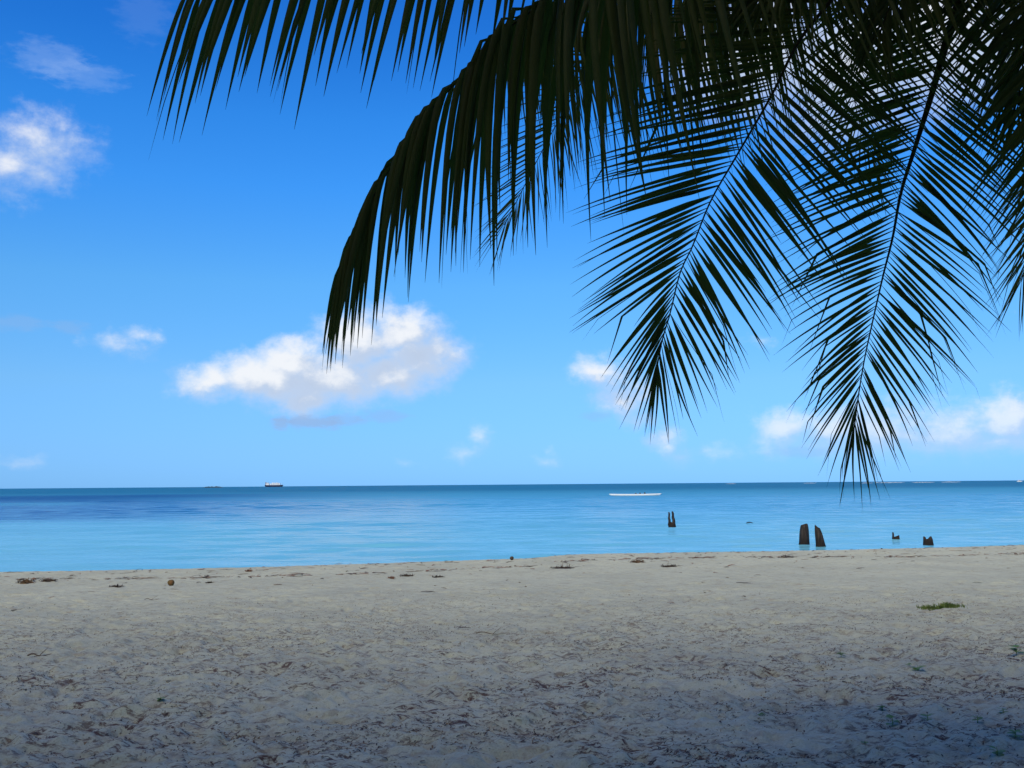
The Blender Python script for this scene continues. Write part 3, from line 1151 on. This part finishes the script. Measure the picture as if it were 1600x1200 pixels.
# grass tuft patch and small green seedlings
M_GRASS = simple('beach_grass', (.085, .14, .028), (.13, .17, .04), 14, .6)
M_SPROUT = simple('seedling_leaf', (.10, .19, .025), (.15, .22, .04), 14, .55)


def grass_patch():
    c = on_sand(1470, 951)
    k = c.y / F
    rnd = random.Random(8)
    e = MB()
    for i in range(620):
        x = rnd.gauss(0, 17) * k
        if abs(x) > 37 * k:
            continue
        y = rnd.gauss(0, .07) - .02 * math.cos(x / k / 9)
        h = rnd.uniform(.03, .10) * (1 - .4 * abs(x) / (37 * k))
        dz = float(sand_z(np.array([[c.x + x]]), np.array([[c.y + y]]))[0, 0]) - c.z
        a = rnd.uniform(0, 6.28)
        lx, ly = math.cos(a) * h * .7, math.sin(a) * h * .7
        w = rnd.uniform(.003, .006)
        e.add([(x - w, y, dz - .02), (x + w, y, dz - .02), (x + lx * .4 + w * .8, y + ly * .4, dz + h * .6), (x + lx * .4 - w * .8, y + ly * .4, dz + h * .6), (x + lx, y + ly, dz + h * .85)],
              [(0, 1, 2, 3), (3, 2, 4)])
    o = e.build('grass', M_GRASS)
    o.location = c
    tag(o, 'small low patch of green grass growing in the bare sand', 'grass', kind='stuff')


grass_patch()


def seedling(px, py, wpx, label, seed, n=8):
    c = on_sand(px, py)
    w = 1.35 * wpx / F * c.y
    rnd = random.Random(seed)
    e = tag(empty('seedling', c), label, 'seedling', 'green seedlings in the sand')
    mb = MB()
    mb.tube([(0, 0, -.02), (.004, 0, w * .35), (.002, .004, w * .6)], [.003, .0025, .001], 5)
    s = mb.build('stem', M_SPROUT)
    s.parent = e
    for i in range(n):
        a = i * 2.4 + rnd.uniform(-.4, .4)
        L = w * rnd.uniform(.4, .62)
        z = w * rnd.uniform(.1, .5)
        d = np.array([math.cos(a), math.sin(a), rnd.uniform(.1, .6)])
        sd = np.array([-math.sin(a), math.cos(a), 0])
        V = [(0, 0, z)]
        for t, ww in ((.35, .40), (.7, .38), (1.0, .04)):
            p = d * L * t + np.array([0, 0, z - .25 * L * t * t])
            V += [tuple(p - sd * L * ww), tuple(p + np.array([0, 0, -.04 * L])), tuple(p + sd * L * ww)]
        mb = MB()
        mb.add(V, [(0, 2, 1), (0, 3, 2), (1, 2, 5, 4), (2, 3, 6, 5), (4, 5, 8, 7), (5, 6, 9, 8)])
        lf = mb.build('leaf', M_SPROUT)
        lf.parent = e


SPR = [(1434, 1051, 15, 'bushy seedling in the open sand between the grass patch and the lower seedlings'), (1394, 1133, 16, 'tallest two-tufted seedling low in the sand'),
       (1449, 1127, 14, 'round seedling just beside the tallest seedling'), (1527, 1128, 12, 'small seedling midway between the round one and the picture edge'),
       (1351, 1166, 10, 'upright narrow seedling closest to the bottom edge'), (1190, 1118, 9, 'lone tiny seedling furthest away from the other seedlings'),
       (1378, 1107, 10, 'dark little seedling above the tallest seedling'), (1588, 1025, 18, 'wide seedling cut by the picture edge below the grass patch'),
       (1586, 1154, 16, 'leafy seedling in the bottom corner of the sand'), (1314, 1027, 10, 'small seedling standing highest up the sand, nearest to the grass'),
       (1558, 1188, 18, 'broad seedling at the very bottom beside the corner seedling'), (250, 1109, 11, 'single green seedling on the sand under the coconut side'),
       (1420, 1042, 8, 'tiny pale seedling touching the bushy one'), (1567, 1115, 11, 'loose-leaved seedling between the corner one and the wide one')]
for i, (x, y, w, lab) in enumerate(SPR):
    seedling(x, y, w, lab, 50 + i)


# strandline scraps, trodden needles and leaf crumbs: nobody could count these
def litter(name, label, n, region, sizes, materials, seed, weight=None):
    rnd = random.Random(seed)
    P = np.array([region(rnd) for _ in range(n * (4 if weight else 1))])
    if weight:
        P = P[np.random.default_rng(seed).random(len(P)) < weight(P[:, 0], P[:, 1])][:n]
    mb, idx = MB(), []
    Z = sand_z(P[:, :1], P[:, 1:])[:, 0]
    for (x, y), z in zip(P.tolist(), Z):
        L = rnd.uniform(*sizes[0]) * (rnd.random() ** 1.5 + .35)
        a = rnd.gauss(0, .8)
        ribbon(mb, (x - L / 2, y, z + .003), (math.cos(a), math.sin(a), rnd.gauss(0, .06)), L, rnd.uniform(*sizes[1]), rnd, rnd.uniform(0, .012), 4)
        idx += [rnd.randrange(len(materials))] * 3
    o = mb.build(name, materials[0])
    for m in materials[1:]:
        o.data.materials.append(m)
    o.data.polygons.foreach_set('material_index', idx)
    tag(o, label, 'litter', kind='stuff')


M_LIT = [simple('litter_brown', (.075, .042, .034), (.11, .065, .05), 20, .9), simple('litter_dark', (.035, .028, .03), (.06, .045, .04), 20, .9), simple('litter_tan', (.22, .14, .07), (.16, .10, .06), 20, .9)]


def reg_up(r):
    y = 4.6 + 13.5 * r.random() ** 1.25
    return (r.random() * 2 - 1) * (.56 * y + 1.6), y


def w_up(x, y):
    v = vnoise(x * 1.1 + 31, y * 1.3) + .6 * vnoise(x * 3.1, y * 3.4 + 7)
    return np.clip(.45 + 1.5 * v, .05, 1) * np.where(y < 10, 1.0, np.clip(1 - (y - 10) / 8, .10, 1))


litter('leaf_litter', 'brown and blackish needles and leaf crumbs trodden into the grey sand',
       34000, reg_up, ((.010, .055), (.003, .011)), M_LIT, 5, w_up)


def reg_strand(r):
    x = (r.random() * 2 - 1) * 17
    u = -abs(r.gauss(0, 1.0)) * (6 if r.random() < .45 else 1.6) - .3
    if r.random() < .58:
        x = round(x * .6) / .6 * .5 + x * .5 + r.gauss(0, .25)
        u = -3.4 + .16 * r.gauss(0, 1) + .5 * math.sin(x * .4)
    return x, float(crest(x)) + u


litter('strandline_scraps', 'brown and dark weed scraps strung along the strandline',
       1200, reg_strand, ((.06, .36), (.014, .046)), [M_WEED, M_WEED_DARK, M_WEED_RED], 6)


def floating_branch():
    c = at_level(1171, 817.5, WATER_Z)
    mb = MB()
    L = 11 / F * c.y
    mb.tube([(-L / 2, 0, .0), (-L * .2, .03, .05), (L * .2, 0, .05), (L / 2, -.02, .01)], [.015, .03, .025, .01], 7)
    mb.tube([(0, .02, .05), (L * .12, .05, .09)], [.015, .008], 6)
    o = mb.build('floating_branch', M_POST)
    o.location = (c.x, c.y, WATER_Z)
    tag(o, 'dark branch floating between the split post and the close pair', 'branch')


floating_branch()
